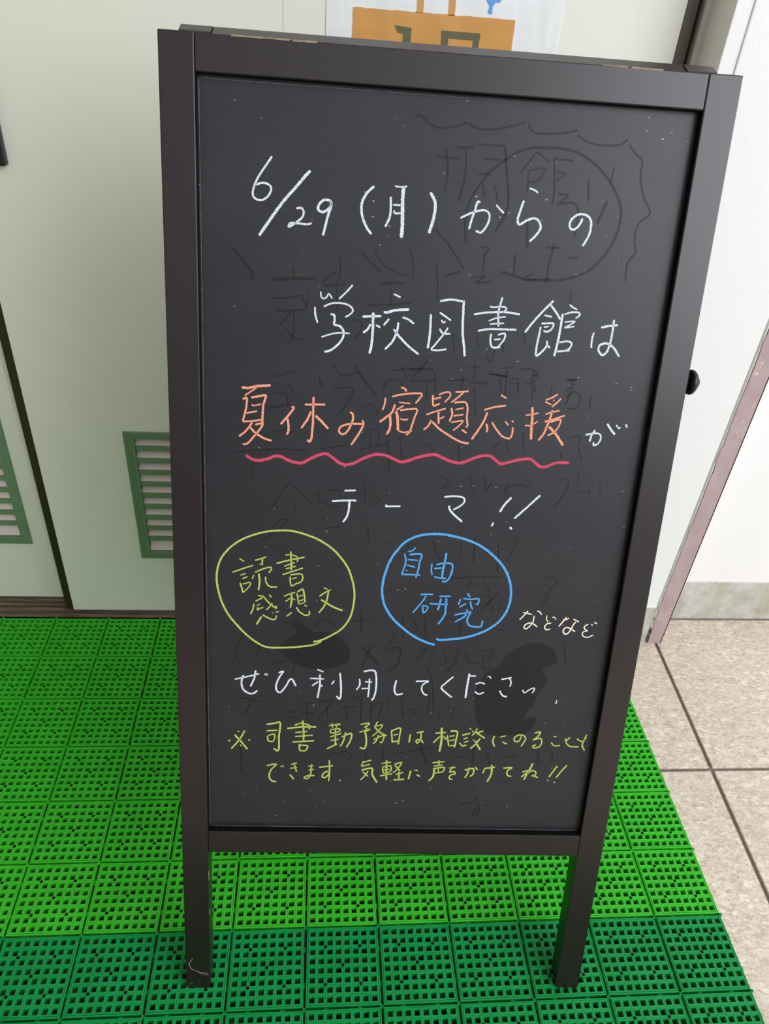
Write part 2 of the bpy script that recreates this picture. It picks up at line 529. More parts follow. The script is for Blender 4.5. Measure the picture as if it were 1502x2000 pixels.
M['p_white'] = poster_material('laminated_white_paper', (238, 239, 238))
M['p_orange'] = poster_material('laminated_orange_print', (214, 158, 92))
M['p_olive'] = poster_material('laminated_olive_print', (108, 108, 82))
M['p_blue'] = poster_material('laminated_blue_print', (104, 166, 232))
CHALK = {
 'date': """216 969,9820 906,9730 852,9650 813,9570 797,9497 819,9457 875,9447 925,9474 958,9523 961,9564 930,9588 874,9593 830,9573
303 1316,9723 1262,9666 1175,9562 1087,9463 988,9331 911,9220 857,9140
220 1195,9396 1240,9404 1263,9374 1253,9326 1203,9281 1136,9234 1127,9246 1147,9267 1226,9269 1294,9265 1342,9278
261 1502,9484 1446,9483 1402,9441 1398,9398 1438,9380 1488,9409 1515,9448 1502,9484 1515,9437 1490,9362 1470,9276 1447,9176
263 1902,9629 1843,9573 1801,9497 1794,9423 1815,9339 1853,9267 1899,9216
174 2091,9643 2139,9638 2206,9646
374 2173,9641 2170,9541 2176,9425 2182,9298 2179,9200
243 2059,9550 2065,9461 2059,9376 2024,9288
219 2086,9483 2155,9482
198 2095,9436 2108,9410 2165,9416
320 2422,9609 2462,9553 2478,9484 2469,9389 2444,9292 2437,9255
222 2720,9406 2791,9444 2878,9479 2948,9487 2989,9456 2989,9397 2963,9335 2922,9291 2875,9306
246 2896,9551 2868,9555 2851,9483 2827,9399 2810,9314
197 3045,9542 3080,9509 3125,9474
196 3341,9702 3395,9688 3426,9666
249 3300,9594 3275,9498 3260,9425 3282,9385 3349,9425 3417,9447 3466,9420 3486,9367 3454,9305 3394,9240
249 3874,9475 3858,9426 3818,9378 3780,9373 3757,9414 3779,9469 3839,9508 3912,9501 3958,9456 3962,9360 3937,9285 3909,9229""",
 'library': """174 1443,8675 1448,8632 1467,8612 1500,8625 1521,8658 1555,8617
195 1745,8753 1691,8689 1618,8615
197 1392,8531 1398,8458 1422,8383
197 1475,8538 1551,8572 1640,8579 1718,8562 1756,8521 1733,8482 1684,8452
244 1544,8472 1578,8463 1585,8414 1581,8379 1637,8363 1673,8321 1670,8255 1622,8186 1556,8132 1495,8112
178 1462,8252 1562,8287 1651,8303 1735,8300
264 1851,8464 1935,8475 2033,8480
290 1953,8511 1956,8391 1956,8281 1950,8192 1936,8119
244 1933,8401 1902,8344 1864,8315
222 1984,8393 2030,8373
197 2140,8691 2209,8665
286 2055,8525 2078,8515 2166,8542 2298,8557
222 2110,8460 2060,8395
222 2238,8481 2295,8464 2354,8426
246 2201,8432 2195,8360 2161,8259 2087,8168
248 2160,8364 2215,8301 2312,8212 2420,8137
270 2511,8525 2516,8389 2512,8289 2505,8200
220 2591,8652 2696,8671 2776,8665 2833,8659
270 2821,8665 2826,8516 2838,8351 2860,8241 2875,8141
200 2596,8546 2653,8512 2713,8477
178 2617,8477 2641,8451 2659,8468
202 2606,8394 2644,8352 2718,8350
203 2690,8409 2645,8335 2573,8237 2542,8193 2600,8185 2691,8201
223 3193,8722 3178,8646 3167,8564 3183,8444
178 3078,8632 3113,8623 3202,8634 3244,8617 3209,8577
223 2929,8547 3072,8573 3231,8584 3381,8572
179 3080,8493 3157,8525 3245,8541
179 3095,8464 3236,8480
225 2982,8394 3100,8416 3226,8421 3363,8424
227 3118,8374 3117,8302 3143,8245 3221,8249
204 3185,8366 3253,8381 3248,8320 3198,8250
181 3150,8317 3218,8327
247 3695,8718 3595,8604 3515,8501 3449,8403
246 3665,8684 3732,8612 3787,8543
202 3621,8578 3701,8564
204 3602,8497 3676,8504 3723,8501 3707,8445 3664,8422 3630,8432
158 3630,8463 3680,8474
230 3600,8467 3590,8361 3581,8248 3591,8186 3641,8229 3681,8287 3677,8337
206 3682,8298 3716,8266
273 3802,8602 3797,8483 3789,8349 3777,8247 3769,8190
179 3857,8690 3897,8665 3940,8645
202 3820,8597 3892,8620 3961,8619 3967,8592 3934,8562
158 3830,8524 3932,8535 3874,8493 3833,8472
181 3834,8470 3933,8485
206 3804,8327 3883,8341 3927,8323 3915,8277 3872,8250
207 3792,8237 3919,8255
229 4135,8440 4125,8367 4131,8289
250 4200,8492 4279,8510 4364,8523
253 4318,8573 4320,8467 4314,8355 4293,8263 4251,8227 4207,8270 4214,8321 4281,8342 4358,8301 4424,8219
205 4196,7416 4257,7430 4321,7437 4357,7416 4359,7369 4337,7326 4298,7310 4293,7346
223 4292,7473 4260,7411 4251,7346
260 4407,7543 4453,7485 4504,7432
186 4502,7534 4535,7499 4551,7513
223 4602,7548 4619,7512""",
 'orange': """296 695,7724 762,7723 842,7743 980,7759
182 853,7741 791,7692 726,7646
230 706,7610 746,7621 738,7517 706,7389
253 788,7629 876,7649 933,7654 911,7572 903,7479 901,7379
184 797,7564 811,7550 888,7568
208 742,7471 849,7497
209 706,7385 798,7394 907,7414
234 800,7380 740,7294 669,7232
234 830,7358 873,7372 907,7373 867,7301 798,7214 752,7164 706,7153
235 781,7329 833,7275 914,7226 996,7202
255 1187,7551 1212,7552 1176,7492 1084,7376
258 1148,7444 1161,7374 1162,7315 1146,7272
231 1318,7585 1416,7591 1525,7596
260 1404,7668 1404,7527 1404,7397 1393,7243 1374,7212 1354,7231
257 1381,7520 1351,7442 1289,7345
281 1428,7481 1490,7425 1560,7352
236 1771,7533 1801,7511 1803,7452 1783,7392 1739,7319 1693,7305 1668,7339 1690,7382 1759,7409 1840,7416 1910,7416
237 1899,7457 1911,7410 1868,7313 1797,7196
212 2268,7808 2314,7788 2320,7762
214 2120,7696 2115,7632 2096,7567
213 2184,7708 2273,7733 2405,7753 2481,7748 2454,7694 2423,7652
251 2219,7633 2195,7555 2136,7498 2074,7446
271 2174,7527 2184,7438 2177,7374 2151,7322
160 2256,7655 2314,7651 2372,7649
197 2307,7626 2264,7595 2234,7575
307 2235,7566 2253,7495 2259,7423 2265,7369
216 2272,7575 2363,7591 2443,7590 2423,7504 2401,7421 2383,7356 2349,7327
180 2280,7492 2321,7480 2361,7490
182 2270,7364 2325,7353 2409,7371
215 2593,7745 2595,7692 2608,7639 2671,7664
196 2651,7750 2707,7776 2760,7778 2764,7736 2715,7678
196 2605,7706 2679,7727
198 2541,7544 2633,7582 2733,7616
235 2662,7579 2667,7516 2674,7457
181 2675,7507 2727,7535
218 2595,7494 2568,7429 2523,7388
239 2605,7476 2683,7407 2779,7348 2874,7297 2950,7273 3000,7270
196 2815,7787 2884,7791 2950,7803
196 2902,7792 2853,7740 2782,7679
234 2787,7625 2803,7567 2781,7485
216 2813,7680 2884,7690 2935,7682 2954,7620 2955,7530 2970,7448 2948,7443
162 2829,7609 2917,7632
181 2816,7545 2918,7564
182 2799,7477 2915,7500 2879,7444 2825,7396
219 2914,7409 2968,7375
198 3277,7780 3339,7749
217 3121,7619 3213,7651 3342,7677
256 3160,7599 3129,7502 3075,7399 3024,7313
237 3160,7483 3173,7440 3174,7394
221 3215,7501 3263,7435 3325,7369 3370,7346 3421,7346 3437,7409 3433,7460
201 3352,7515 3388,7475
183 3416,7529 3437,7508
182 3552,7588 3625,7601 3686,7618
294 3612,7675 3623,7583 3627,7473 3637,7340
165 3557,7484 3621,7487 3684,7531
199 3858,7818 3804,7781 3739,7751
181 3737,7735 3804,7708
235 3818,7755 3828,7748
217 3896,7775 3856,7730 3811,7687
182 3753,7609 3814,7630 3898,7653
257 3822,7654 3811,7583 3786,7490 3760,7406 3715,7334
220 3753,7530 3850,7562 3957,7606
202 3809,7528 3897,7560 3921,7552 3906,7487 3868,7429 3803,7389
297 3805,7482 3868,7429 3922,7367 3978,7295""",
 'pink': """353 735,7041 799,7004 869,6992 951,7011 1033,7045 1091,7042 1162,7009 1245,6985 1315,6991 1397,7038 1478,7078 1548,7093 1608,7060 1681,7008 1753,6987 1835,7009 1928,7062 2032,7104 2086,7111 2168,7101 2253,7063 2327,7043 2408,7066 2497,7102 2586,7127 2668,7134 2744,7105 2820,7075 2895,7060 2959,7067 3048,7109 3137,7142 3219,7150 3278,7120 3348,7071 3408,7083 3489,7108 3580,7131 3654,7135 3715,7095 3766,7059 3831,7062 3884,7088 3956,7111 4068,7113""",
 'theme': """216 1750,6711 1869,6718
234 1625,6590 1752,6604 1879,6609
253 1809,6606 1802,6494 1784,6424 1748,6367
219 2203,6577 2188,6559 2262,6562 2344,6566
220 2794,6688 2895,6700 2987,6692 3013,6650 2971,6596 2900,6550
256 2852,6595 2867,6548 2931,6482 3007,6423
272 3506,6714 3443,6634 3397,6548
241 3342,6429 3327,6384
256 3807,6750 3688,6618 3561,6482
277 3521,6383 3549,6361""",
 'greencircle': """243 1478,4957 1557,4976 1667,5036 1788,5128 1872,5267 1904,5428 1905,5574 1874,5717 1812,5869 1675,6039 1520,6149 1378,6206 1249,6241 1131,6248 961,6229 812,6183 684,6121 577,6036 491,5929 447,5816 430,5686 445,5544 487,5390 551,5258 639,5139 761,5006 907,4898 1019,4870 1188,4876 1356,4894 1491,4923 1568,4964
157 671,5913 722,5883
180 600,5754 716,5803 819,5842
158 682,5722 738,5745
159 700,5682 760,5711
205 678,5636 695,5577 711,5518
160 705,5620 776,5642 787,5617 749,5562 711,5521
179 835,5899 899,5921 955,5943
180 915,5934 910,5846
135 883,5857 921,5864
159 825,5731 805,5683
181 835,5761 922,5805 997,5826 1008,5803 982,5760
228 876,5750 885,5656 874,5554
183 949,5718 956,5647 1000,5601 1076,5601
203 1210,6015 1218,5905 1220,5799
157 1152,5972 1222,5977 1287,5948 1278,5895
203 1061,5873 1201,5916 1358,5955
158 1143,5843 1256,5889
158 1160,5814 1268,5848
182 1128,5746 1236,5788 1344,5830
183 1210,5728 1212,5668 1229,5619 1294,5659
182 1210,5745 1302,5761 1341,5744 1337,5685 1294,5647
137 1227,5699 1282,5718
161 869,5494 935,5484
161 842,5424 924,5472
186 935,5478 980,5419 1063,5349 1063,5380
161 990,5510 1012,5475
186 826,5396 815,5329 791,5269
139 854,5372 892,5392
162 870,5355 865,5330 925,5357
139 859,5318 931,5357
162 1024,5409 991,5359 959,5327
234 910,5246 882,5196 855,5146
187 920,5265 970,5236 1026,5213 1059,5221 1068,5264
140 1025,5299 1031,5287
140 1058,5300 1097,5312
161 1146,5492 1209,5524 1269,5545
208 1225,5537 1232,5453 1218,5361
162 1221,5477 1164,5432
162 1237,5471 1271,5454
162 1286,5539 1298,5467 1308,5407
208 1291,5551 1345,5583 1363,5530 1376,5434
138 1300,5498 1352,5515
139 1308,5443 1362,5463
139 1311,5407 1376,5428
187 1235,5307 1181,5256
187 1284,5369 1318,5316 1380,5277 1424,5289 1425,5332
140 1366,5397 1400,5383
161 1572,5610 1614,5593
185 1529,5506 1583,5550 1648,5589
210 1626,5564 1608,5454 1577,5380 1529,5311
233 1547,5470 1609,5430 1688,5384 1788,5344""",
 'bluecircle': """304 2842,5042 2875,5025 2985,5035 3139,5058 3301,5113 3438,5191 3548,5304 3610,5450 3622,5617 3584,5780 3503,5928 3370,6061 3231,6157 3086,6219 2945,6253 2816,6273 2668,6269 2533,6236 2421,6170 2343,6077 2276,5961 2231,5822 2207,5682 2208,5566 2243,5425 2328,5285 2445,5169 2584,5064 2722,4995 2830,4962
175 2533,6113 2507,6078 2455,6061
199 2417,6040 2440,5967 2430,5887 2408,5806
221 2473,6028 2601,6036 2591,5950 2581,5858 2561,5765
176 2461,5970 2568,5967
177 2450,5908 2547,5886
200 2398,5799 2511,5798 2608,5796
200 2724,5933 2723,5864 2736,5801
222 2772,5923 2843,5943 2929,5941 2951,5907 2940,5814 2903,5743 2850,5727
267 2870,6066 2863,5961 2849,5868 2846,5776
178 2752,5879 2837,5889
201 2759,5784 2825,5769 2890,5768
203 2624,5567 2700,5574 2767,5574
205 2690,5560 2662,5500 2613,5427 2558,5347
206 2658,5440 2673,5345
183 2661,5440 2717,5424 2709,5382 2673,5345
204 2834,5555 2962,5560
205 2735,5464 2839,5461 2938,5462
251 2855,5530 2845,5459 2832,5387
253 2915,5538 2916,5437 2910,5330 2848,5217
205 3138,5605 3176,5554
206 3071,5532 3053,5460
205 3100,5539 3183,5530 3270,5539 3265,5474 3243,5482
183 3139,5481 3066,5431
206 3180,5506 3197,5447 3216,5412
207 3020,5336 3090,5354 3203,5382
231 3156,5410 3136,5326 3033,5252
232 3203,5382 3167,5290 3191,5219 3248,5202 3325,5205 3342,5278""",
 'cream': """144 3783,5393 3836,5384 3887,5372
160 3836,5417 3800,5362 3753,5304
160 3939,5418 3972,5403 3995,5371
161 3912,5358 3909,5291 3884,5239 3843,5196 3814,5212 3829,5250 3880,5269 3921,5253 3963,5221
145 4055,5367 4055,5321 4079,5288
162 4115,5273 4074,5267 4046,5228 4068,5191 4113,5201
129 4118,5344 4140,5349 4163,5320
145 4240,5323 4276,5320 4309,5346
178 4279,5352 4247,5302 4206,5235
162 4359,5331 4426,5300
179 4391,5299 4368,5264 4352,5213 4321,5157 4283,5147 4263,5185 4289,5224 4344,5213 4400,5177
163 4538,5274 4502,5252 4500,5218 4543,5190
147 4538,5194 4490,5175 4492,5133 4530,5113 4569,5118 4612,5145
114 4565,5279 4590,5263
162 4601,5299 4637,5284""",
 'invite': """207 616,4462 755,4498 890,4539
234 849,4579 833,4479 791,4374
236 712,4517 692,4420 712,4337 767,4289 822,4286 871,4324
130 948,4545 958,4518
156 966,4550 982,4518
236 1103,4556 1154,4575 1106,4487 1077,4389 1090,4326 1127,4309 1181,4378 1243,4484 1301,4396
182 1532,4614 1604,4583
209 1454,4498 1613,4495
237 1566,4550 1567,4403 1547,4248
210 1547,4459 1481,4401
210 1572,4417 1598,4397
210 1730,4475 1701,4428
238 1790,4577 1805,4438 1810,4312 1798,4241 1760,4279
211 2012,4507 2018,4430 1981,4362
237 2054,4602 2129,4618 2185,4603 2205,4478 2200,4337 2174,4244 2155,4253
185 2075,4471 2159,4470
185 2040,4382 2141,4392
212 2125,4515 2126,4391 2120,4275
238 2430,4502 2415,4387 2442,4318 2515,4331
206 2652,4495 2792,4499 2736,4455 2727,4388 2761,4330 2799,4321
222 3076,4566 3001,4488 2950,4420 3012,4354 3080,4297
189 3260,4583 3335,4582
270 3257,4613 3247,4479 3239,4293
206 3337,4478 3395,4500 3449,4481
208 3336,4384 3387,4351 3448,4375
158 3466,4577 3491,4583 3510,4554
222 3629,4549 3746,4574
191 3724,4568 3746,4510 3737,4456
225 3622,4402 3667,4339 3718,4323
176 3888,4421 3918,4383 3974,4429 4021,4447 4027,4425 4005,4379
146 4304,4297 4306,4257 4290,4246""",
 'notice': """237 612,3740 682,3655 760,3547
220 729,3797 667,3673 573,3548
168 651,3791 667,3777
203 542,3670 561,3647
204 768,3676 791,3667
170 679,3609 690,3587
238 976,3887 1069,3902 1131,3909 1121,3730 1121,3564 1098,3536 1061,3567
186 977,3800 1102,3812
204 986,3731 997,3663
170 993,3736 1068,3756 1057,3664 997,3663
237 1387,3946 1401,3810 1404,3682
169 1295,3884 1380,3910 1475,3876 1460,3830
237 1210,3838 1381,3861 1545,3865
170 1305,3786 1445,3802
170 1303,3731 1509,3755
205 1276,3657 1386,3667 1527,3681
206 1355,3635 1361,3542
189 1364,3617 1450,3609 1428,3544 1365,3542
186 1686,3887 1826,3909
170 1720,3919 1733,3864
170 1794,3926 1773,3865
170 1708,3836 1720,3791 1806,3811 1813,3848 1711,3837
170 1707,3736 1839,3788
206 1765,3856 1773,3636
171 1713,3686 1810,3710
206 1676,3574 1797,3645
223 1841,3739 1949,3788 1945,3695 1902,3598
206 1885,3804 1866,3693 1830,3609
187 2053,3915 2155,3930 2103,3874
170 2094,3883 2135,3856
171 2043,3808 2164,3852 2106,3810
242 2108,3828 2130,3700 2117,3592 2056,3602
205 2248,3956 2214,3868
171 2228,3895 2306,3910 2263,3832 2196,3757
205 2213,3886 2280,3814 2365,3765
190 2214,3711 2330,3769 2311,3676 2287,3685
189 2266,3777 2254,3712 2212,3655
207 2413,3845 2433,3689
206 2418,3836 2514,3875 2513,3765 2504,3653
172 2441,3778 2495,3792
190 2423,3685 2509,3700
208 2639,3796 2630,3684
189 2709,3816 2795,3836
190 2763,3845 2763,3734 2727,3677 2713,3714 2763,3725 2799,3679
210 982,3328 1092,3349 1030,3263 1015,3168 1056,3111 1099,3108
156 1143,3326 1156,3313
156 1164,3338 1180,3313
156 1266,3353 1337,3373
157 1252,3296 1339,3311
175 1298,3378 1332,3250
211 1253,3211 1303,3145
157 1466,3329 1529,3340
157 1472,3276 1535,3289
193 1505,3358 1496,3216 1462,3158 1422,3167 1461,3196 1544,3202
209 1594,3317 1757,3345
211 1710,3419 1716,3259 1678,3182 1635,3185 1652,3238 1716,3259 1712,3125
141 1832,3147 1857,3132
175 2113,3419 2089,3343
175 2110,3400 2205,3431
175 2097,3343 2192,3374
247 2092,3290 2214,3317 2224,3231 2287,3117
194 2173,3278 2136,3210 2087,3152
177 2109,3267 2177,3202
175 2323,3386 2439,3408
177 2339,3339 2352,3253
176 2339,3339 2435,3354 2433,3274 2352,3253
159 2349,3295 2429,3312
177 2317,3214 2461,3246
231 2382,3435 2395,3158
194 2478,3380 2561,3401 2503,3295 2464,3265
194 2482,3371 2552,3286
177 2499,3237 2594,3268
213 2537,3276 2543,3181
213 2479,3160 2608,3172
249 2678,3295 2657,3173
177 2721,3303 2762,3297
196 2750,3239 2793,3215
197 2928,3818 3052,3830
297 2998,3895 3008,3723 2997,3566
214 2988,3776 2914,3685
198 3029,3780 3063,3733
199 3070,3795 3101,3646
231 3104,3849 3185,3842 3181,3745 3169,3629
164 3095,3778 3162,3789
165 3100,3717 3167,3736
166 3110,3646 3166,3656
180 3328,3898 3345,3872
214 3246,3796 3339,3828
165 3265,3747 3317,3766
165 3274,3698 3329,3722
183 3224,3693 3267,3641
199 3259,3649 3311,3663
164 3361,3864 3372,3838
197 3412,3895 3401,3848 3361,3794
197 3403,3830 3492,3862
215 3418,3830 3517,3762
166 3381,3741 3398,3724
232 3463,3761 3417,3680 3359,3616
250 3406,3724 3479,3601
216 3628,3800 3617,3720 3644,3650
166 3696,3784 3766,3804
200 3729,3719 3787,3689
199 3947,3799 3928,3737 3883,3727 3867,3771 3911,3816 3974,3809 4002,3765 3960,3661
201 4096,3847 4168,3861 4138,3795 4096,3753 4171,3778 4201,3726 4177,3662 4118,3643 4099,3669 4135,3688
167 4330,3809 4370,3801
168 4312,3728 4354,3681 4424,3683
168 4473,3786 4494,3724
201 4534,3796 4503,3769 4494,3724 4550,3675 4652,3674
219 4726,3845 4703,3756 4692,3693 4730,3621
168 4614,3780 4673,3749 4713,3761
134 4704,3804 4731,3790
184 2925,3409 3070,3430
201 2999,3446 3010,3374
168 2944,3364 3051,3381
202 2939,3327 3069,3348 3064,3285
271 2956,3319 2948,3218 2899,3153
169 3004,3329 3008,3278
169 2960,3264 3059,3284
168 3132,3341 3208,3351
186 3176,3369 3144,3286 3198,3293 3210,3246
187 3209,3260 3156,3241 3144,3195 3184,3183
221 3320,3317 3419,3338 3426,3265 3391,3227
220 3371,3355 3356,3263 3330,3208
186 3440,3366 3475,3321
204 3558,3350 3542,3277
203 3551,3344 3681,3365
272 3639,3397 3645,3270 3606,3158
204 3779,3355 3885,3363 3835,3319 3842,3255 3891,3238
272 4128,3430 4106,3353 4046,3195
205 4017,3305 4093,3325 4010,3231
206 4054,3260 4132,3326 4183,3299 4166,3244 4140,3262 4215,3230
223 4430,3400 4348,3239
224 4333,3196 4350,3189
223 4546,3414 4494,3334 4436,3235
207 4420,3175 4430,3157""",
 'ghost': """234 2233,10230 2294,10235 2360,10184 2455,10151 2578,10164 2713,10210
206 2721,10215 2778,10177 2889,10163 3042,10188 3239,10245
208 3270,10244 3310,10177 3437,10165 3593,10182 3723,10212
210 3728,10177 3822,10127 3952,10107 4126,10118 4205,10173
220 4221,10124 4298,10051 4363,9998 4370,9861 4431,9689 4511,9559 4420,9464 4401,9326 4429,9205 4370,9108 4372,8936
285 3341,10046 3530,10054 3707,10041 3876,9974 4039,9854 4168,9702 4231,9557 4227,9376 4142,9172 4014,9025 3858,8946 3680,8904 3431,8898 3295,8921 3160,8952
243 3341,10046 3204,10002 3087,9923 2956,9814 2858,9678 2785,9527 2767,9378 2793,9184
208 2639,10000 2802,10011
240 2717,9998 2734,9814 2695,9551
178 2823,10040 3074,10042
276 3074,10042 3112,9839 3153,9609 3137,9460 3057,9306
179 2459,9911 2678,9911
210 2537,10000 2570,9804 2553,9630
180 2882,9924 3055,9921
181 2847,9793 2957,9800
183 2901,9724 2930,9595
184 3015,9702 3062,9559
211 3377,10013 3309,9923 3241,9818
181 3377,10013 3498,9935
183 3317,9852 3466,9876 3407,9771 3329,9751
183 3317,9852 3322,9678
181 3542,9966 3727,9957
214 3540,9981 3570,9752 3576,9576
182 3580,9854 3654,9844 3582,9782
185 3613,9667 3710,9666 3639,9595
218 3609,9578 3768,9603 3828,9517 3825,9307
217 3883,9815 3910,9627
283 4088,9638 4020,9439
184 4108,9931 4096,9800
253 3350,9443 3380,9189
222 3559,9199 3707,9200
256 3637,9234 3610,9064 3600,8876
192 3784,9120 3884,9119
189 2941,9162 3015,9159 2981,9088
192 2978,9119 2980,8934
193 2886,8882 3000,8904 2924,8837 3070,8861
219 2492,9301 2650,9145 2797,8954
224 3273,9121 3277,8936
191 2766,8937 2607,8881
327 974,8754 1185,8779 1397,8791
176 1177,8889 1192,8779
178 970,8586 1137,8602 1279,8629
205 1266,8622 1307,8536 1269,8496 1023,8476
207 1191,8492 1195,8327 1171,8196
180 1064,8345 1166,8478
182 1116,8322 1197,8236 1289,8216
176 1444,8750 1594,8876
202 1615,9000 1621,8853 1593,8740
203 1470,8733 1677,8751
155 1593,8728 1609,8503
280 2014,8771 2117,8795 2228,8795
181 2114,8733 2117,8582
206 1900,8570 2116,8594 2312,8618
209 1756,8434 1836,8413 1840,8336 1777,8255
300 618,9013 725,8899 795,8805 789,8744
176 1805,9060 1913,8956 2021,8877
127 1932,9079 2030,8951 2203,8875 2294,8874
151 2265,9111 2306,8992 2311,8819
188 1575,7995 1686,7894 1832,7929
323 1802,7994 1904,7852 2033,7710
215 2167,7973 2477,8002
189 2259,8018 2320,7914
189 2086,7740 2121,7850 2227,7882 2285,7831
160 1018,7846 1230,7911
128 1317,8675 1321,8512
206 2527,8983 2557,8799 2560,8669
217 2342,7984 2574,8004
249 2521,8085 2378,7909
218 2349,7876 2599,7889
189 2592,7982 2617,7765
158 2521,7885 2535,7698
219 2740,7896 2943,7922
189 2877,7950 2874,7809
186 2933,8030 3041,8051
188 2982,8087 2998,7925
220 2961,7892 3136,7885
251 3134,7987 3318,7965
156 3262,8047 3379,8061
254 3311,8034 3324,7769
189 3368,7944 3431,7948 3447,7807
188 3452,8042 3578,8048 3633,7989
223 3580,8033 3623,7816
190 3500,7904 3579,7908
285 3941,7958 4043,7979
191 3991,7945 3942,7832
217 3093,8161 3146,8103 3169,8257
215 2747,8354 2771,8175
184 2979,8367 3009,8218
185 3243,8366 3253,8200
185 3443,8392 3465,8273
181 3854,8830 3864,8698
178 3370,8889 3642,8919
177 3397,8919 3483,8960
172 1185,6780 1103,6660 1007,6493
173 1185,6780 1314,6654 1445,6512
175 1260,6533 1220,6427
174 1481,6691 1513,6574 1713,6531
144 1538,6693 1678,6714 1711,6597
175 1957,6785 1967,6579
146 2046,6701 2122,6615 2039,6567
142 808,7079 803,6821
167 617,7070 1027,7118 1358,7119
168 1495,7140 1756,7194
172 2167,7299 2202,6942
143 2291,7319 2325,7006
169 1983,7360 1992,7191
169 1869,7150 2171,7228
139 1956,7359 2066,7364 2062,7195
189 1584,7753 1800,7764 1674,7512
190 941,7531 1183,7584
189 1020,7684 1127,7690 1157,7555
216 1152,7799 1208,7694
216 1444,7894 1489,7749
137 1850,7548 1970,7623 2042,7558 2019,7474
138 984,7284 1161,7335
176 1010,6268 1094,6362 1151,6334 898,6111
148 1551,6290 1722,6313
179 2015,6340 2032,6157
214 3000,7845 3042,7559
212 3247,7947 3278,7799
151 3342,7907 3450,7898
214 3563,7978 3607,7740
180 3638,7982 3576,7994
180 3137,7986 3336,7966
242 3915,7966 4023,7965
184 3998,7926 3950,7711
184 3940,7787 4023,7852 4093,7794 4062,7686 3969,7681
184 3786,7900 3779,7718
155 4196,7830 4203,7678
193 3401,6799 3554,6855 3685,6828
162 3442,6867 3440,6736
223 3970,7213 3978,7149
157 4027,7373 4134,7394 4145,7316
192 4131,7300 4201,7143
195 4008,6924 4087,6928 4073,6796 3967,6626
162 4172,7013 4203,6901
163 4249,6804 4329,6808 4320,6758
131 4427,6910 4447,6780
155 2502,7223 2608,7243 2630,7166
189 2901,7257 2915,7100
187 3244,7242 3346,7310
157 3374,7342 3422,7187
158 3552,7413 3578,7194
161 3040,6930 3088,6753
193 3197,6937 3229,6776 3268,6859
159 2727,6915 2828,6839 2725,6753
157 1317,5308 1289,5209
220 1499,5150 1586,5235 1723,5157
254 1983,5364 2011,5101
189 1916,5214 2094,5253
358 2020,4916 2215,4700
228 2125,4936 2033,4660
261 2281,4873 2447,4913 2429,4706 2313,4599
193 2390,5080 2308,4942
224 2453,5282 2468,5049
157 654,5005 817,5061
191 713,5024 623,4787 683,4670
192 907,4930 848,4726
160 937,4881 998,4748
198 667,4236 927,4182
233 805,4187 729,4007
201 1191,4055 1284,4058 1223,3984 1316,3987
199 1358,4167 1512,4189
202 1436,4169 1441,3954
201 1377,4042 1517,4046
200 1559,4190 1713,4212 1565,3975
203 1653,4157 1676,3942
234 1825,4126 1995,4149
203 1870,4163 1894,3966
200 1928,4254 2037,4257 2052,3952
234 2166,4171 2289,4211 2253,4012
203 2164,4207 2160,3991
168 2332,4265 2371,4141
204 2504,4270 2536,4019
203 2593,4111 2686,4132
173 1708,3482 1864,3542 1961,3507 1918,3412
210 2120,3529 2158,3417
210 2340,3591 2334,3421
209 2457,3518 2647,3560
208 682,3698 698,3215
193 1029,4663 1119,4700 1270,4688 1258,4567
166 2702,6205 2798,6005 2905,6078
133 2857,6076 2883,5957
234 3162,6241 3172,5968
167 3027,6151 3011,5962
236 3422,6217 3442,5875
165 3559,6291 3614,6225 3528,5982
171 3960,5790 4019,5844 4111,5778 4070,5705 3983,5738
173 4070,5705 3948,5487
174 4051,5598 3984,5470
172 3311,5553 3373,5591 3399,5503 3334,5483
207 3484,5631 3310,5392
173 3435,5468 3443,5397
172 3481,5506 3532,5490 3492,5398
203 2883,5767 3270,5799 3498,5807
204 3176,5760 3135,5671
205 3308,5748 3386,5627
209 2578,5258 2637,5133
245 2689,5316 2728,5026
208 2921,5306 3089,5276
281 3084,5330 3106,5094
211 3430,5197 3601,5166
212 2656,4876 2738,4897 2630,4763
178 2856,4882 2782,4749
179 2936,4922 2986,4736
215 3104,4927 3070,4739 2980,4604
215 3191,4893 3239,4744 3372,4767
213 3359,4898 3492,4921 3472,4789
216 3398,4843 3415,4674 3513,4715
177 3291,5082 3333,4991
217 2753,4691 2835,4504 2886,4078
219 2695,4327 2813,4349 2817,4076
221 2613,4031 2712,4093
186 2934,4118 2959,4020
222 3036,4141 3122,4143 3098,4024
307 2762,3654 2869,3389
227 2647,3549 2903,3637
230 3145,3478 3353,3524
232 3412,3649 3400,3401
232 3561,3570 3614,3406
231 3747,3492 3921,3537
234 4163,3605 4203,3419
234 4344,3589 4360,3464
218 4297,5003 4345,4778
199 3310,2827 3487,2873
241 3498,2938 3556,2723 3469,2678 3515,2766
158 3426,3129 3474,3002""",
}
SMEARS = ['3581,4717 3637,4832 3728,4929 3872,5008 4023,5022 4166,4962 4230,4870 4233,4775 4145,4725 4083,4675 4166,4562 4126,4465 4069,4366 4049,4247 3991,4147 3953,4026 4088,4070 4083,3970 3991,3846 3679,3798 3497,3854 3398,3972 3362,4169 3343,4364 3423,4598', '1231,5157 1304,5201 1380,5146 1471,5082 1651,5072 1805,4993 1885,4878 1877,4724 1727,4650 1515,4609 1301,4672 1133,4803 1101,4886 1234,5008 1292,5076']
# ---------------------------------------------------------------- setting: floor, walls, doors, frame
MAT_TOP = 0.010
DOOR_Y, LDOOR_Y, PILLAR_Y, BACK_Y = 0.617, 0.642, 0.549, 0.6176


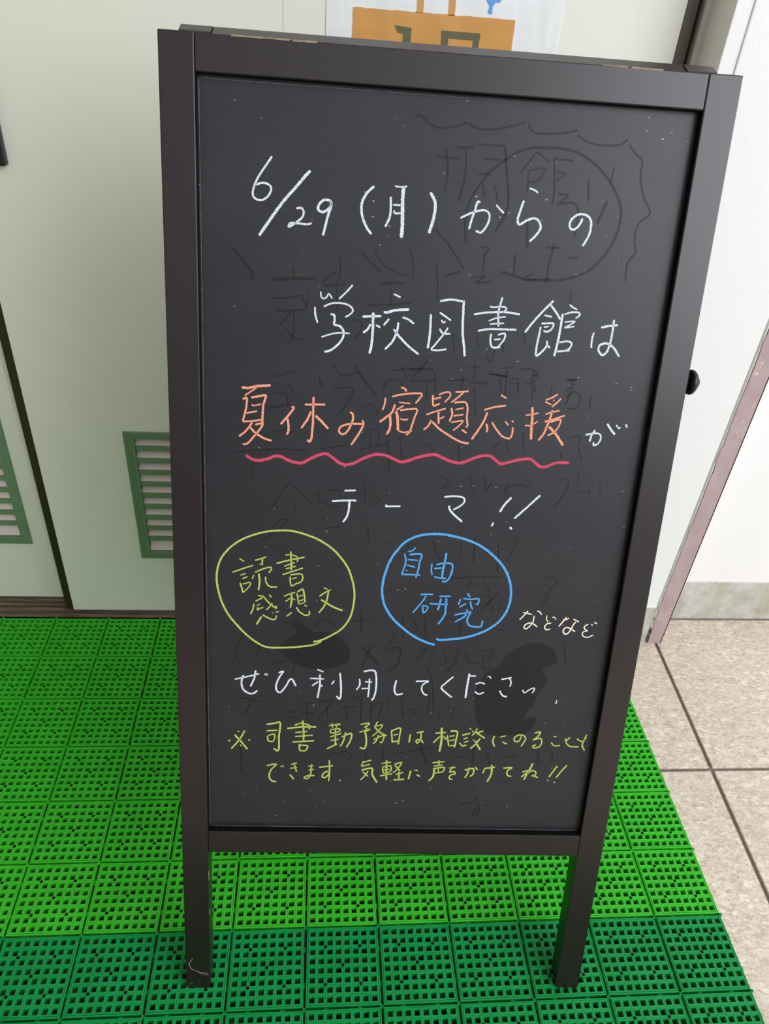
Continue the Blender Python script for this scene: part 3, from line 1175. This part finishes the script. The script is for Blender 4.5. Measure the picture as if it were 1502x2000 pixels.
def build_floor():
    bm = bmesh.new()
    xs = [1.0975 + 0.62 * k for k in range(-6, 5)]
    ys = [0.2475 + 0.62 * k for k in range(-7, 2)]
    g = 0.0032
    yaw = R(-2.0)
    for i in range(len(xs) - 1):
        for j in range(len(ys) - 1):
            t = box(xs[i] + g, xs[i + 1] - g, ys[j] + g, ys[j + 1] - g, -0.05, 0.0, bev=0.0012, seg=1)
            sh = Matrix.Identity(4)
            sh[0][1] = 0.033                      # joints run slightly askew to the doors
            sh[0][3] = -0.033 * 0.25
            merge(bm, t, sh)
    n0 = len(bm.faces)
    add_box(bm, xs[0], xs[-1], ys[0], ys[-1], -0.09, -0.004)
    bm.faces.ensure_lookup_table()
    for f in bm.faces[n0:]:
        f.material_index = 1
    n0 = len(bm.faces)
    add_box(bm, -0.45, 0.991, -0.49, 0.603, -0.004, 0.0005)          # brown sheet under the mats, seen through their holes
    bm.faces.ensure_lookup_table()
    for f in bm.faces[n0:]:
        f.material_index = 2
    return structure(link_mesh('floor', bm, [M['stone'], M['grout'], M['under_mat']]))


build_floor()

# back wall to the right of the pillar, with its concrete skirting
structure(link_mesh('wall_back', box(1.06, 3.6, BACK_Y + 0.002, 0.80, 0.1054, 2.6), M['wall']))
structure(link_mesh('baseboard_back', box(1.06, 3.6, BACK_Y, 0.80, -0.002, 0.105, bev=0.0015), M['concrete']))
# projecting pillar beside the door frame
bm = bmesh.new()
add_box(bm, 0.8895, 0.9112, PILLAR_Y + 0.0012, 0.80, 0.0995, 2.6, bev=0.0015)     # narrow return strip by the frame
add_box(bm, 0.9108, 1.0785, PILLAR_Y - 0.001, 0.80, 0.0995, 2.6, bev=0.002)
add_box(bm, 1.0780, 1.1145, PILLAR_Y + 0.0020, 0.80, 0.0995, 2.6)
add_box(bm, 0.8900, 1.0790, PILLAR_Y - 0.0022, 0.60, 0.0985, 0.1035, bev=0.0008)   # drip edge along the bottom
add_box(bm, 1.0825, 1.0850, PILLAR_Y - 0.0018, 0.60, 0.0990, 2.6, bev=0.0008)
structure(link_mesh('wall_right', bm, M['wall']))
structure(link_mesh('trim_4', box(1.06, 3.6, BACK_Y - 0.003, BACK_Y + 0.004, -0.001, 0.0022, bev=0.0008), M['grout']))
structure(link_mesh('baseboard_right', box(0.8905, 1.0835, PILLAR_Y + 0.0008, 0.80, -0.002, 0.0993, bev=0.0015), M['concrete']))
# unseen wall added left of the doors to dim that side
# unseen soffit added over the doors to hold back overhead sky
structure(link_mesh('added_ceiling', box(-0.4600, 1.75, -1.0, 0.80, 2.601, 2.70), M['wall']))
structure(link_mesh('added_wall_left', box(-0.62, -0.4602, -0.75, 0.80, -0.002, 2.6), M['added_wall']))
# lintel above the doors and the wall they slide in front of
structure(link_mesh('wall_front', box(-0.46, 0.911, 0.60, 0.80, 2.02, 2.6), M['wall']))


def build_guard():
    bm = bmesh.new()
    random_edge = random.Random(3)
    rows = []
    z = 0.0
    while z < 2.0:
        j = random_edge.uniform(-0.0011, 0.0011)
        rows.append((1.0845 + j + (0.005 * max(0, 1 - z / 0.11)), z))
        z += 0.012
    pts = rows + [(1.1165, 2.0), (1.1165, 0.0)]
    add_prism(bm, pts, PILLAR_Y - 0.0035, PILLAR_Y - 0.0012, 'y')
    add_box(bm, 1.1147, 1.1167, PILLAR_Y - 0.0035, PILLAR_Y + 0.03, 0.0, 2.0)
    return bm


structure(link_mesh('trim_1', build_guard(), M['guard']))

# door frame on the right of the doors
tr = structure(empty('trim_2', (0.857, DOOR_Y, 0.0)))
link_mesh('bronze_strip', box(0.0005, 0.0165, 0.002, 0.06, 0.012, 2.0, bev=0.0015), M['bronze'], tr)
link_mesh('gap_strip', box(0.0167, 0.0228, 0.012, 0.06, 0.012, 2.0), M['black'], tr)
bm = box(0.023, 0.038, -0.004, 0.06, 0.012, 2.0, bev=0.003, seg=3)
link_mesh('rounded_strip', bm, M['jamb_light'], tr)
bm = bmesh.new()
add_box(bm, 0.0382, 0.0535, 0.0, 0.06, 0.012, 2.0, bev=0.001)
add_box(bm, 0.0445, 0.0475, -0.0015, 0.002, 0.012, 2.0, bev=0.0006)
link_mesh('flat_strip', bm, M['jamb_shade'], tr)  # beige paints the shaded look of the pillar's return into this strip

# ribbed sill the doors run on
bm = bmesh.new()
add_box(bm, -0.46, 0.911, 0.6035, 0.75, 0.0, 0.008)
for y0, y1, z1 in ((0.6035, 0.6105, 0.0115), (0.613, 0.6155, 0.0105), (0.618, 0.628, 0.0125), (0.6315, 0.637, 0.0165), (0.639, 0.665, 0.022), (0.70, 0.75, 0.022)):
    add_box(bm, -0.46, 0.911, y0, y1, 0.004, z1, bev=0.001)
structure(link_mesh('trim_3', bm, M['sill']))


def louvre(parent, x0, x1, z0, z1):
    """a framed vent set in a door: local x, z; front of the door at y = 0"""
    fr = 0.0175
    bm = bmesh.new()
    for a, b, c, d in ((x0, x0 + fr, z0, z1), (x1 - fr, x1, z0, z1), (x0 + fr, x1 - fr, z1 - 0.0135, z1), (x0 + fr, x1 - fr, z0, z0 + 0.0165)):
        add_box(bm, a, b, -0.0035, 0.004, c, d, bev=0.0012)
    for a, b, c, d in ((x0 + 0.005, x0 + 0.0062, z0, z1), (x0 + 0.0105, x0 + 0.0117, z0, z1), (x0, x1, z0 + 0.0042, z0 + 0.0056), (x0 + 0.01, x1 - 0.01, z0 + 0.0105, z0 + 0.0122), (x0, x1, z1 - 0.006, z1 - 0.005)):
        add_box(bm, a, b, -0.0046, -0.003, c, d, bev=0.0003, seg=1)
    f = link_mesh('vent_frame', bm, M['louvre'], parent)
    n = 10
    p = (z1 - 0.0135 - z0 - 0.0165) / n
    for k in range(n):
        zt = z1 - 0.0135 - k * p
        s = bmesh.new()
        if k < n - 1:
            add_box(s, x0 + fr, x1 - fr, -0.001, 0.003, zt - p, zt - p * 0.60, bev=0.0006)
        add_prism(s, [(0.0015, zt - p * (0.62 if k < n - 1 else 0.98)), (0.0025, zt - p * (0.66 if k < n - 1 else 1.0)), (0.016, zt + 0.002), (0.014, zt + 0.002)], x0 + fr, x1 - fr, 'x')
        s.faces.ensure_lookup_table()
        if k < n - 1:
            nb_ = 6 + 12 * 2 + 8 * 4
        for fc in s.faces:
            c = fc.calc_center_median()
            if c.y > 0.0032 or (k == n - 1):
                fc.material_index = 1
        link_mesh('vent_slat', s, [M['louvre'], M['blade']], f)
    return f


def slab_with_hole(x0, x1, z0, z1, hx0, hx1, hz0, hz1, th):
    bm = bmesh.new()
    add_box(bm, x0, hx0, 0, th, z0, z1, bev=0.0008, seg=1)
    add_box(bm, hx1, x1, 0, th, z0, z1, bev=0.0008, seg=1)
    add_box(bm, hx0 - 0.001, hx1 + 0.001, 0.00002, th, z0 + 0.0008, hz0)
    add_box(bm, hx0 - 0.001, hx1 + 0.001, 0.00002, th, hz1, z1 - 0.0008)
    add_box(bm, hx0 - 0.001, hx1 + 0.001, th - 0.004, th - 0.0005, hz0 - 0.001, hz1 + 0.001)
    return bm


# right door leaf in front, left leaf running behind it
d1 = structure(empty('door_1', (0, DOOR_Y, 0)))
link_mesh('door_panel', slab_with_hole(-0.071, 0.857, 0.0155, 2.0, 0.083, 0.701, 0.160, 0.422, 0.024), M['door'], d1)
link_mesh('cover_sheet', box(0.3505, 0.8565, -0.0006, 0.0004, 0.47, 1.98), M['door_panel'], d1)
link_mesh('edge_strip', box(-0.0852, -0.0712, 0.0015, 0.022, 0.0165, 2.0, bev=0.001), M['gasket'], d1)
louvre(d1, 0.0772, 0.7068, 0.154, 0.428)
h = link_mesh('pull_handle', box(-0.064, -0.0165, -0.012, 0.001, 0.836, 1.12, bev=0.0018), M['black'], d1)
bm = bmesh.new()
add_box(bm, -0.058, -0.0225, -0.0135, -0.011, 0.843, 1.113, bev=0.001)
link_mesh('finger_plate', bm, M['black'], h)

d2 = structure(empty('door_2', (0, LDOOR_Y, 0)))
link_mesh('door_panel', slab_with_hole(-0.455, -0.05, 0.0265, 2.0, -0.39, -0.133, 0.170, 0.438, 0.022), M['door'], d2)
louvre(d2, -0.396, -0.1268, 0.164, 0.444)

# ---------------------------------------------------------------- plastic grating mats
def tile_mesh():
    # cells closed low down by black squares
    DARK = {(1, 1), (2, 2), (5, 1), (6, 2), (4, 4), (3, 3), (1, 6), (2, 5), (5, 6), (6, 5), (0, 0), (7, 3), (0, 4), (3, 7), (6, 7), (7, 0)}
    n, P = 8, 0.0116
    half = P * n / 2
    edge = 0.0485
    z = MAT_TOP
    bm = bmesh.new()

    def ring(cx, cy, loops):
        vv = []
        for (hx, hz) in loops:
            vv.append([bm.verts.new((cx + sx * hx, cy + sy * hx, hz)) for sx, sy in ((-1, -1), (1, -1), (1, 1), (-1, 1))])
        for a, b in zip(vv, vv[1:]):
            for i in range(4):
                j = (i + 1) % 4
                bm.faces.new((a[i], a[j], b[j], b[i]))
    for i in range(n):
        for j in range(n):
            cx, cy = (i + 0.5) * P - half, (j + 0.5) * P - half
            ring(cx, cy, [(P / 2, z - 0.0005), (P / 2 - 0.00025, z - 0.0001), (P / 2 - 0.0007, z), (0.0039, z), (0.0034, z - 0.0010), (0.0033, 0.0012)])
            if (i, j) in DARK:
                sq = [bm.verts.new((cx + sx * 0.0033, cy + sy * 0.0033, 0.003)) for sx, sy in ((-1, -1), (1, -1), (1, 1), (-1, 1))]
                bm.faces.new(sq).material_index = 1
    # rim
    ring(0, 0, [(half, z - 0.001), (half + 0.0007, z), (edge - 0.0006, z), (edge, z - 0.0007), (edge, 0.0), (edge - 0.0014, 0.0), (edge - 0.0014, 0.0015)])
    # lugs bridging to the next tile and a pin at one corner
    for s in (-0.022, 0.022):
        add_box(bm, edge - 0.0005, 0.0512, s - 0.003, s + 0.003, 0.002, 0.0062)
        add_box(bm, s - 0.003, s + 0.003, edge - 0.0005, 0.0512, 0.002, 0.0062)
    add_lathe(bm, [(0.0023, 0.0), (0.0023, z - 0.0006), (0.0018, z + 0.0002), (0.0012, z), (0.0010, z - 0.001), (0.0, z - 0.001)], 14, Matrix.Translation((0.0494, 0.0494, 0)))
    # five round drain holes at rib crossings: raised collars, black discs paint the shade inside
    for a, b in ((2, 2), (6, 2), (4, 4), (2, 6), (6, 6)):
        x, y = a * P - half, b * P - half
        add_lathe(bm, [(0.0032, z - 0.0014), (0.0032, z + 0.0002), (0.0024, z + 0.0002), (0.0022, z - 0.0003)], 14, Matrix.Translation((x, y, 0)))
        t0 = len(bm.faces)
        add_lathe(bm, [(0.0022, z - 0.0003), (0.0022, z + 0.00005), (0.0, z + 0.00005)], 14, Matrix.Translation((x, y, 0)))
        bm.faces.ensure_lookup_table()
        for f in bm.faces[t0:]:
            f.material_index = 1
    bmesh.ops.recalc_face_normals(bm, faces=bm.faces)
    me = bpy.data.meshes.new('mat_tile')
    bm.to_mesh(me)
    bm.free()
    return me


def build_mat(name, rows, cols, mat, label):
    root = empty(name, (0.05, rows[0] * 0.1 + 0.05, 0))
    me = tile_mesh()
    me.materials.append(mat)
    me.materials.append(M['dull_black'])
    for r in rows:
        for c in cols:
            o = bpy.data.objects.new('mat_tile', me)
            COL.objects.link(o)
            o.parent = root
            o.location = ((c * 0.1), (r - rows[0]) * 0.1, 0)
            jr = random.Random(r * 131 + c)
            o.rotation_euler.z = R(jr.uniform(-0.35, 0.35))
            o.location.x += jr.uniform(-0.0004, 0.0004)
    return tag(root, label, 'mat')


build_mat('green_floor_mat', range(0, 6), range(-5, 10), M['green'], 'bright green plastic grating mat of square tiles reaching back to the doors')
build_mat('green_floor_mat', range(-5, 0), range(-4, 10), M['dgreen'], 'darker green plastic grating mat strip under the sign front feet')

# ---------------------------------------------------------------- poster taped on the door
PX, PZ = 0.403, 0.905
po = empty('poster', (PX, DOOR_Y - 0.0008, PZ))
tag(po, 'white laminated poster with orange entrance panel stuck on the door behind the sign', 'poster')
link_mesh('paper', box(0, 0.297, -0.0009, 0, 0, 0.42, bev=0.0004, seg=1), M['p_white'], po)


def wobbly_rect(x0, x1, z0, z1, amp, step=0.004, seed=1):
    r_ = random.Random(seed)
    pts = []
    cs = [(x0, z0), (x1, z0), (x1, z1), (x0, z1)]
    for k in range(4):
        a, b = Vector(cs[k]), Vector(cs[(k + 1) % 4])
        n = max(2, int((b - a).length / step))
        for i in range(n):
            p = a.lerp(b, i / n)
            pts.append((p.x + r_.uniform(-amp, amp), p.y + r_.uniform(-amp, amp)))
    return pts


bm = bmesh.new()
add_prism(bm, wobbly_rect(0.033, 0.238, 0.055, 0.1375, 0.0004), -0.0012, -0.0008)
link_mesh('orange_panel', bm, M['p_orange'], po)
bm = bmesh.new()
for x in (0.1118, 0.1515):                           # the two uprights of an orange figure above the panel
    add_prism(bm, wobbly_rect(x, x + 0.0085, 0.137, 0.25, 0.0003, seed=4), -0.0012, -0.0008)
add_prism(bm, [(0.098, 0.25), (0.136, 0.31), (0.174, 0.25)], -0.0012, -0.0008)
link_mesh('orange_arrow', bm, M['p_orange'], po)
# lettering: ENTRANCE in two characters
bm = bmesh.new()
Y0, Y1 = -0.0016, -0.0011
add_prism(bm, [(0.0855, 0.1223), (0.0905, 0.1145), (0.0975, 0.1135), (0.1075, 0.1205)], Y0, Y1)
add_prism(bm, [(0.0975, 0.1135), (0.0970, 0.1000), (0.0915, 0.0850), (0.0795, 0.0738), (0.0835, 0.0690), (0.0950, 0.0790), (0.1015, 0.0905), (0.1075, 0.0790), (0.1195, 0.0695), (0.1235, 0.0740), (0.1115, 0.0880), (0.1072, 0.1020), (0.1075, 0.1205)], Y0, Y1)
link_mesh('lettering', bm, M['p_olive'], po)
bm = bmesh.new()
add_prism(bm, [(0.1455, 0.1205), (0.1955, 0.1205), (0.1925, 0.070), (0.1855, 0.070), (0.1872, 0.1125), (0.1550, 0.1125), (0.1562, 0.070), (0.1492, 0.070)], Y0, Y1)
add_prism(bm, [(0.1561, 0.081), (0.1860, 0.081), (0.1858, 0.0745), (0.1562, 0.0745)], Y0, Y1)
link_mesh('lettering', bm, M['p_olive'], po)
bm = bmesh.new()
ring_ = []
for k in range(40):
    a = 2 * math.pi * k / 40
    r_ = 0.0165 * (1 + 0.13 * math.sin(5 * a + 0.7) + 0.06 * math.sin(9 * a))
    ring_.append((0.2065 + r_ * math.cos(a), 0.1715 + 1.0 * r_ * math.sin(a)))
add_prism(bm, ring_, -0.0015, -0.0009)
add_prism(bm, [(0.196, 0.158), (0.2115, 0.157), (0.2065, 0.149), (0.2070, 0.1415), (0.2015, 0.1425), (0.2030, 0.150)], -0.0016, -0.0010)
link_mesh('blue_blob', bm, M['p_blue'], po)

# ---------------------------------------------------------------- A-frame chalkboard sign
SW, SH = 0.5130, 1.0733          # width and height of the front frame along its slope
TILT = R(18.266)
sign = empty('chalkboard_sign', (0.24863, -0.07028, MAT_TOP), (0, 0, R(-2.0489)))
tag(sign, 'dark brown wooden A-frame chalkboard sign with Japanese chalk writing standing on the green mats', 'sign')
TH = 0.024
tt = math.tan(TILT)
TILT_ROT = (-TILT, 0, 0)


def front(o):
    o.rotation_euler = TILT_ROT
    return o


def stile(x0, x1):
    """leg and side of the front frame, its foot cut level with the floor"""
    bm = bmesh.new()
    add_box(bm, x0, x1, 0, TH, 0.02, SH, bev=0.0012)
    t = bmesh.new()
    r = 0.004
    prof = [(x0, 0.021), (x1, 0.021), (x1, r), (x1 - 0.3 * r, 0.3 * r), (x1 - r, 0), (x0 + r, 0), (x0 + 0.3 * r, 0.3 * r), (x0, r)]
    lo = [t.verts.new((x, 0, z)) for x, z in prof]
    hi = [t.verts.new((x, TH, (z + TH * tt) if z < 0.01 else z)) for x, z in prof]
    n = len(prof)
    t.faces.new(lo)
    t.faces.new(hi[::-1])
    for i in range(n):
        t.faces.new((lo[i], lo[(i + 1) % n], hi[(i + 1) % n], hi[i]))
    merge(bm, t)
    return bm


front(link_mesh('stile', stile(0, 0.0308), M['frame'], sign))
front(link_mesh('stile', stile(SW - 0.0308, SW), M['frame'], sign))
tr_ = front(link_mesh('top_rail', box(0.0311, SW - 0.0311, 0.0004, TH, 1.0434, SH - 0.0004, bev=0.001), M['frame_x'], sign))
front(link_mesh('bottom_rail', box(0.0311, SW - 0.0311, 0.0004, TH, 0.2150, 0.2455, bev=0.001), M['frame_x'], sign))
for x0, x1, w in ((0.062, 0.112, 0.0006), (0.114, 0.135, 0.0009), (0.385, 0.408, 0.0005), (0.411, 0.440, 0.0008)):
    bm = bmesh.new()
    add_prism(bm, wobbly_rect(x0, x1, SH - 0.0008 - w, SH - 0.0002, 0.00018, 0.003, seed=int(x0 * 999)), 0.0001, 0.0016)
    o = link_mesh('worn_edge', bm, M['bare'], tr_)
    o['label'] = 'bare wood where the paint has worn off the edge'

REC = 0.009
bm = bmesh.new()                                    # thin dull black lining strips round the opening
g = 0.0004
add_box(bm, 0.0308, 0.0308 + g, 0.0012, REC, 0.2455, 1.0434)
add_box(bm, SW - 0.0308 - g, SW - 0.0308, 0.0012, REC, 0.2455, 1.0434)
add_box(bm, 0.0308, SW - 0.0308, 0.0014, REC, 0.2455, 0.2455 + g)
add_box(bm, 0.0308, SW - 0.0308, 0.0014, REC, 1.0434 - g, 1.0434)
front(link_mesh('black_lining', bm, M['dull_black'], sign))
board = front(link_mesh('chalkboard', box(0.026, SW - 0.026, REC, REC + 0.006, 0.238, 1.050), M['board'], sign))

bm = bmesh.new()                                    # pale lines painted as a highlight along the board edges
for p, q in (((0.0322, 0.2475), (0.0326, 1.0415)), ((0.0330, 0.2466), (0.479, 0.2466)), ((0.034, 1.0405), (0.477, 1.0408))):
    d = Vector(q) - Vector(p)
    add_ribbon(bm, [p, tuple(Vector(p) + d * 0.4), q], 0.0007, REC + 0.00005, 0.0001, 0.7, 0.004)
link_mesh('edge_highlight', bm, M['dust_or_highlight'], board)

# ---- writing
CHALK_LOOK = {
    'date': ('c_white', 'white chalk date line'), 'library': ('c_white', 'white chalk line about the school library'),
    'orange': ('c_orange', 'orange chalk headline'), 'pink': ('c_pink', 'deep pink wavy underline'),
    'theme': ('c_white', 'white chalk theme line'), 'greencircle': ('c_green', 'yellow green circle with its words'),
    'bluecircle': ('c_blue', 'blue circle with its words'), 'cream': ('c_cream', 'cream chalk words beside the blue circle'),
    'invite': ('c_white', 'white chalk invitation line'), 'notice': ('c_green', 'yellow green note of two lines'),
    'ghost': ('ghost', 'faint dark traces of wiped writing')}


def groups_of(strokes):
    """strokes that belong to one word: nearer than 2 cm or half the larger stroke's length"""
    boxes = [(min(x for x, z in p), max(x for x, z in p), min(z for x, z in p), max(z for x, z in p)) for w, p in strokes]
    own = list(range(len(strokes)))

    def find(i):
        while own[i] != i:
            i = own[i]
        return i
    for i, a in enumerate(boxes):
        for j in range(i):
            c = boxes[j]
            gx = max(0, a[0] - c[1], c[0] - a[1])
            gz = max(0, a[2] - c[3], c[2] - a[3])
            size = max(a[1] - a[0], a[3] - a[2], c[1] - c[0], c[3] - c[2])
            if math.hypot(gx, gz) <= max(0.019, 0.48 * size):
                own[find(i)] = find(j)
    out = {}
    for i, s in enumerate(strokes):
        out.setdefault(find(i), []).append(s)
    return list(out.values())


for key, text in CHALK.items():
    strokes = []
    for line in text.split('\n'):
        f = line.split(' ')
        strokes.append((int(f[0]) / 100000, [tuple(int(a) / 10000 for a in q.split(',')) for q in f[1:]]))
    mk, lab = CHALK_LOOK[key]
    for grp in groups_of(strokes):
        bm = bmesh.new()
        for w, pts in grp:
            if key == 'ghost':
                add_ribbon(bm, pts, w * 0.95, REC + 0.00005, 0.00010, 0.1)
            else:
                add_ribbon(bm, pts, w * 0.90, REC + 0.00005, 0.00035, 0.16, max(w * 0.3, 0.0008))
        o = link_mesh('wiped_writing' if key == 'ghost' else 'chalk_writing', bm, M[mk], board)
        o['label'] = lab
for s in SMEARS:
    bm = bmesh.new()
    pts = [tuple(int(a) / 10000 for a in q.split(',')) for q in s.split(' ')]
    pts = smooth_line(pts + pts[:1], 0.004)[:-1]
    add_prism(bm, pts, REC - 0.00006, REC + 0.0001)
    o = link_mesh('wiped_smear', bm, M['smear'], board)
    o['label'] = 'dull dark patch where the board was wiped'

# ---- scrapes on the left leg
bm = bmesh.new()
add_ribbon(bm, [(0.0090, 0.0490), (0.0045, 0.0400), (0.0075, 0.0315), (0.0130, 0.0290), (0.0190, 0.0255), (0.0275, 0.0245)], 0.0008, 0.00003, 0.0001, 0.6)
add_ribbon(bm, [(0.0120, 0.0300), (0.0200, 0.0235), (0.0285, 0.0215)], 0.0005, 0.00003, 0.0001, 0.6)
add_ribbon(bm, [(0.0065, 0.0068), (0.0085, 0.0072)], 0.0009, 0.00003, 0.0001, 0.4)
o = front(link_mesh('scrape', bm, M['scuff'], sign))
o['label'] = 'pale scrape near the foot of the left leg'
for z0, z1 in ((0.172, 0.186), (0.118, 0.127)):
    bm = bmesh.new()
    add_box(bm, 0.0301, 0.0310, 0.0006, 0.0022, z0, z1, bev=0.0003)
    o = front(link_mesh('worn_edge', bm, M['bare'], sign))
    o['label'] = 'bare wood where the paint has worn off the edge'

# ---- rear frame, hinged behind the top rail
REAR = R(13.5)
hy = SH * math.sin(TILT) + (TH + 0.004) * math.cos(TILT)
hz = SH * math.cos(TILT) - (TH + 0.004) * math.sin(TILT)
rear_rot = (REAR, 0, 0)
LEN = (hz + 0.010) / math.cos(REAR)


def rear_part(name, bm, smooth=False):
    o = link_mesh(name, bm, M['frame'], sign, smooth)
    o.location = (0, hy, hz)
    o.rotation_euler = rear_rot
    return o


def rear_stile(x0, x1):
    bm = bmesh.new()
    top, r = 0.0062, 0.006
    pts = [(0.0, -LEN + 0.014), (TH, -LEN + 0.014 + TH * math.tan(REAR) * -1)]
    arc = [(TH - r + r * math.cos(a), top - r + r * math.sin(a)) for a in (math.pi / 2 * k / 6 for k in range(7))]
    arc2 = [(r + r * math.cos(a), top - r + r * math.sin(a)) for a in (math.pi / 2 + math.pi / 2 * k / 6 for k in range(7))]
    add_prism(bm, [(TH, -LEN + 0.014)] + arc + arc2 + [(0.0, -LEN + 0.014 - TH * 0)], x0, x1, 'x')
    return bm


rear_part('rear_stile', rear_stile(0.012, 0.040))
rear_part('rear_stile', rear_stile(SW - 0.040, SW - 0.012))
rear_part('rear_rail', box(0.0402, SW - 0.0402, 0.001, TH - 0.001, -0.024, 0.0050, bev=0.001))
rear_part('rear_rail', box(0.0402, SW - 0.0402, 0.001, TH - 0.001, -0.83, -0.80, bev=0.001))
rear_part('rear_panel', box(0.038, SW - 0.038, 0.006, 0.012, -0.802, -0.020))
for x in (0.085, SW - 0.085):
    bm = bmesh.new()
    add_box(bm, x - 0.02, x + 0.02, TH - 0.004, TH + 0.002, SH - 0.018, SH - 0.003, bev=0.0006)
    add_lathe(bm, [(0.0, -0.02), (0.0028, -0.02), (0.0028, 0.02), (0.0, 0.02)], 14, Matrix.Translation((x, TH + 0.003, SH - 0.002)) @ Matrix.Rotation(R(90), 4, 'Y'))
    front(link_mesh('hinge', bm, M['chrome'], sign))

# ---- black knob on the bolt of the folding stay, right side
KX, KZ, KD = SW, 0.7995, 0.019
kb = bmesh.new()
prof = [(0.0, 0.0165), (0.004, 0.0162), (0.0062, 0.0145), (0.0070, 0.0125), (0.0105, 0.0118), (0.0124, 0.0098), (0.0130, 0.0076), (0.0122, 0.0058), (0.0105, 0.0052), (0.0092, 0.0062), (0.0082, 0.0085), (0.0040, 0.0090), (0.0, 0.0090)]
add_lathe(kb, prof, 40, Matrix.Translation((KX + 0.0035, KD, KZ)) @ Matrix.Rotation(R(90), 4, 'Y'))
k = front(link_mesh('knob', kb, M['black'], sign, True))
k['label'] = 'round black plastic knob on the right side'
kb = bmesh.new()
add_lathe(kb, [(0.0, -0.006), (0.0026, -0.006), (0.0026, 0.0130), (0.0, 0.0130)], 16, Matrix.Translation((KX, KD, KZ)) @ Matrix.Rotation(R(90), 4, 'Y'))
add_lathe(kb, [(0.0026, 0.0002), (0.0060, 0.0002), (0.0060, 0.0014), (0.0026, 0.0014)], 20, Matrix.Translation((KX, KD, KZ)) @ Matrix.Rotation(R(90), 4, 'Y'))
link_mesh('bolt', kb, M['chrome'], k, True)
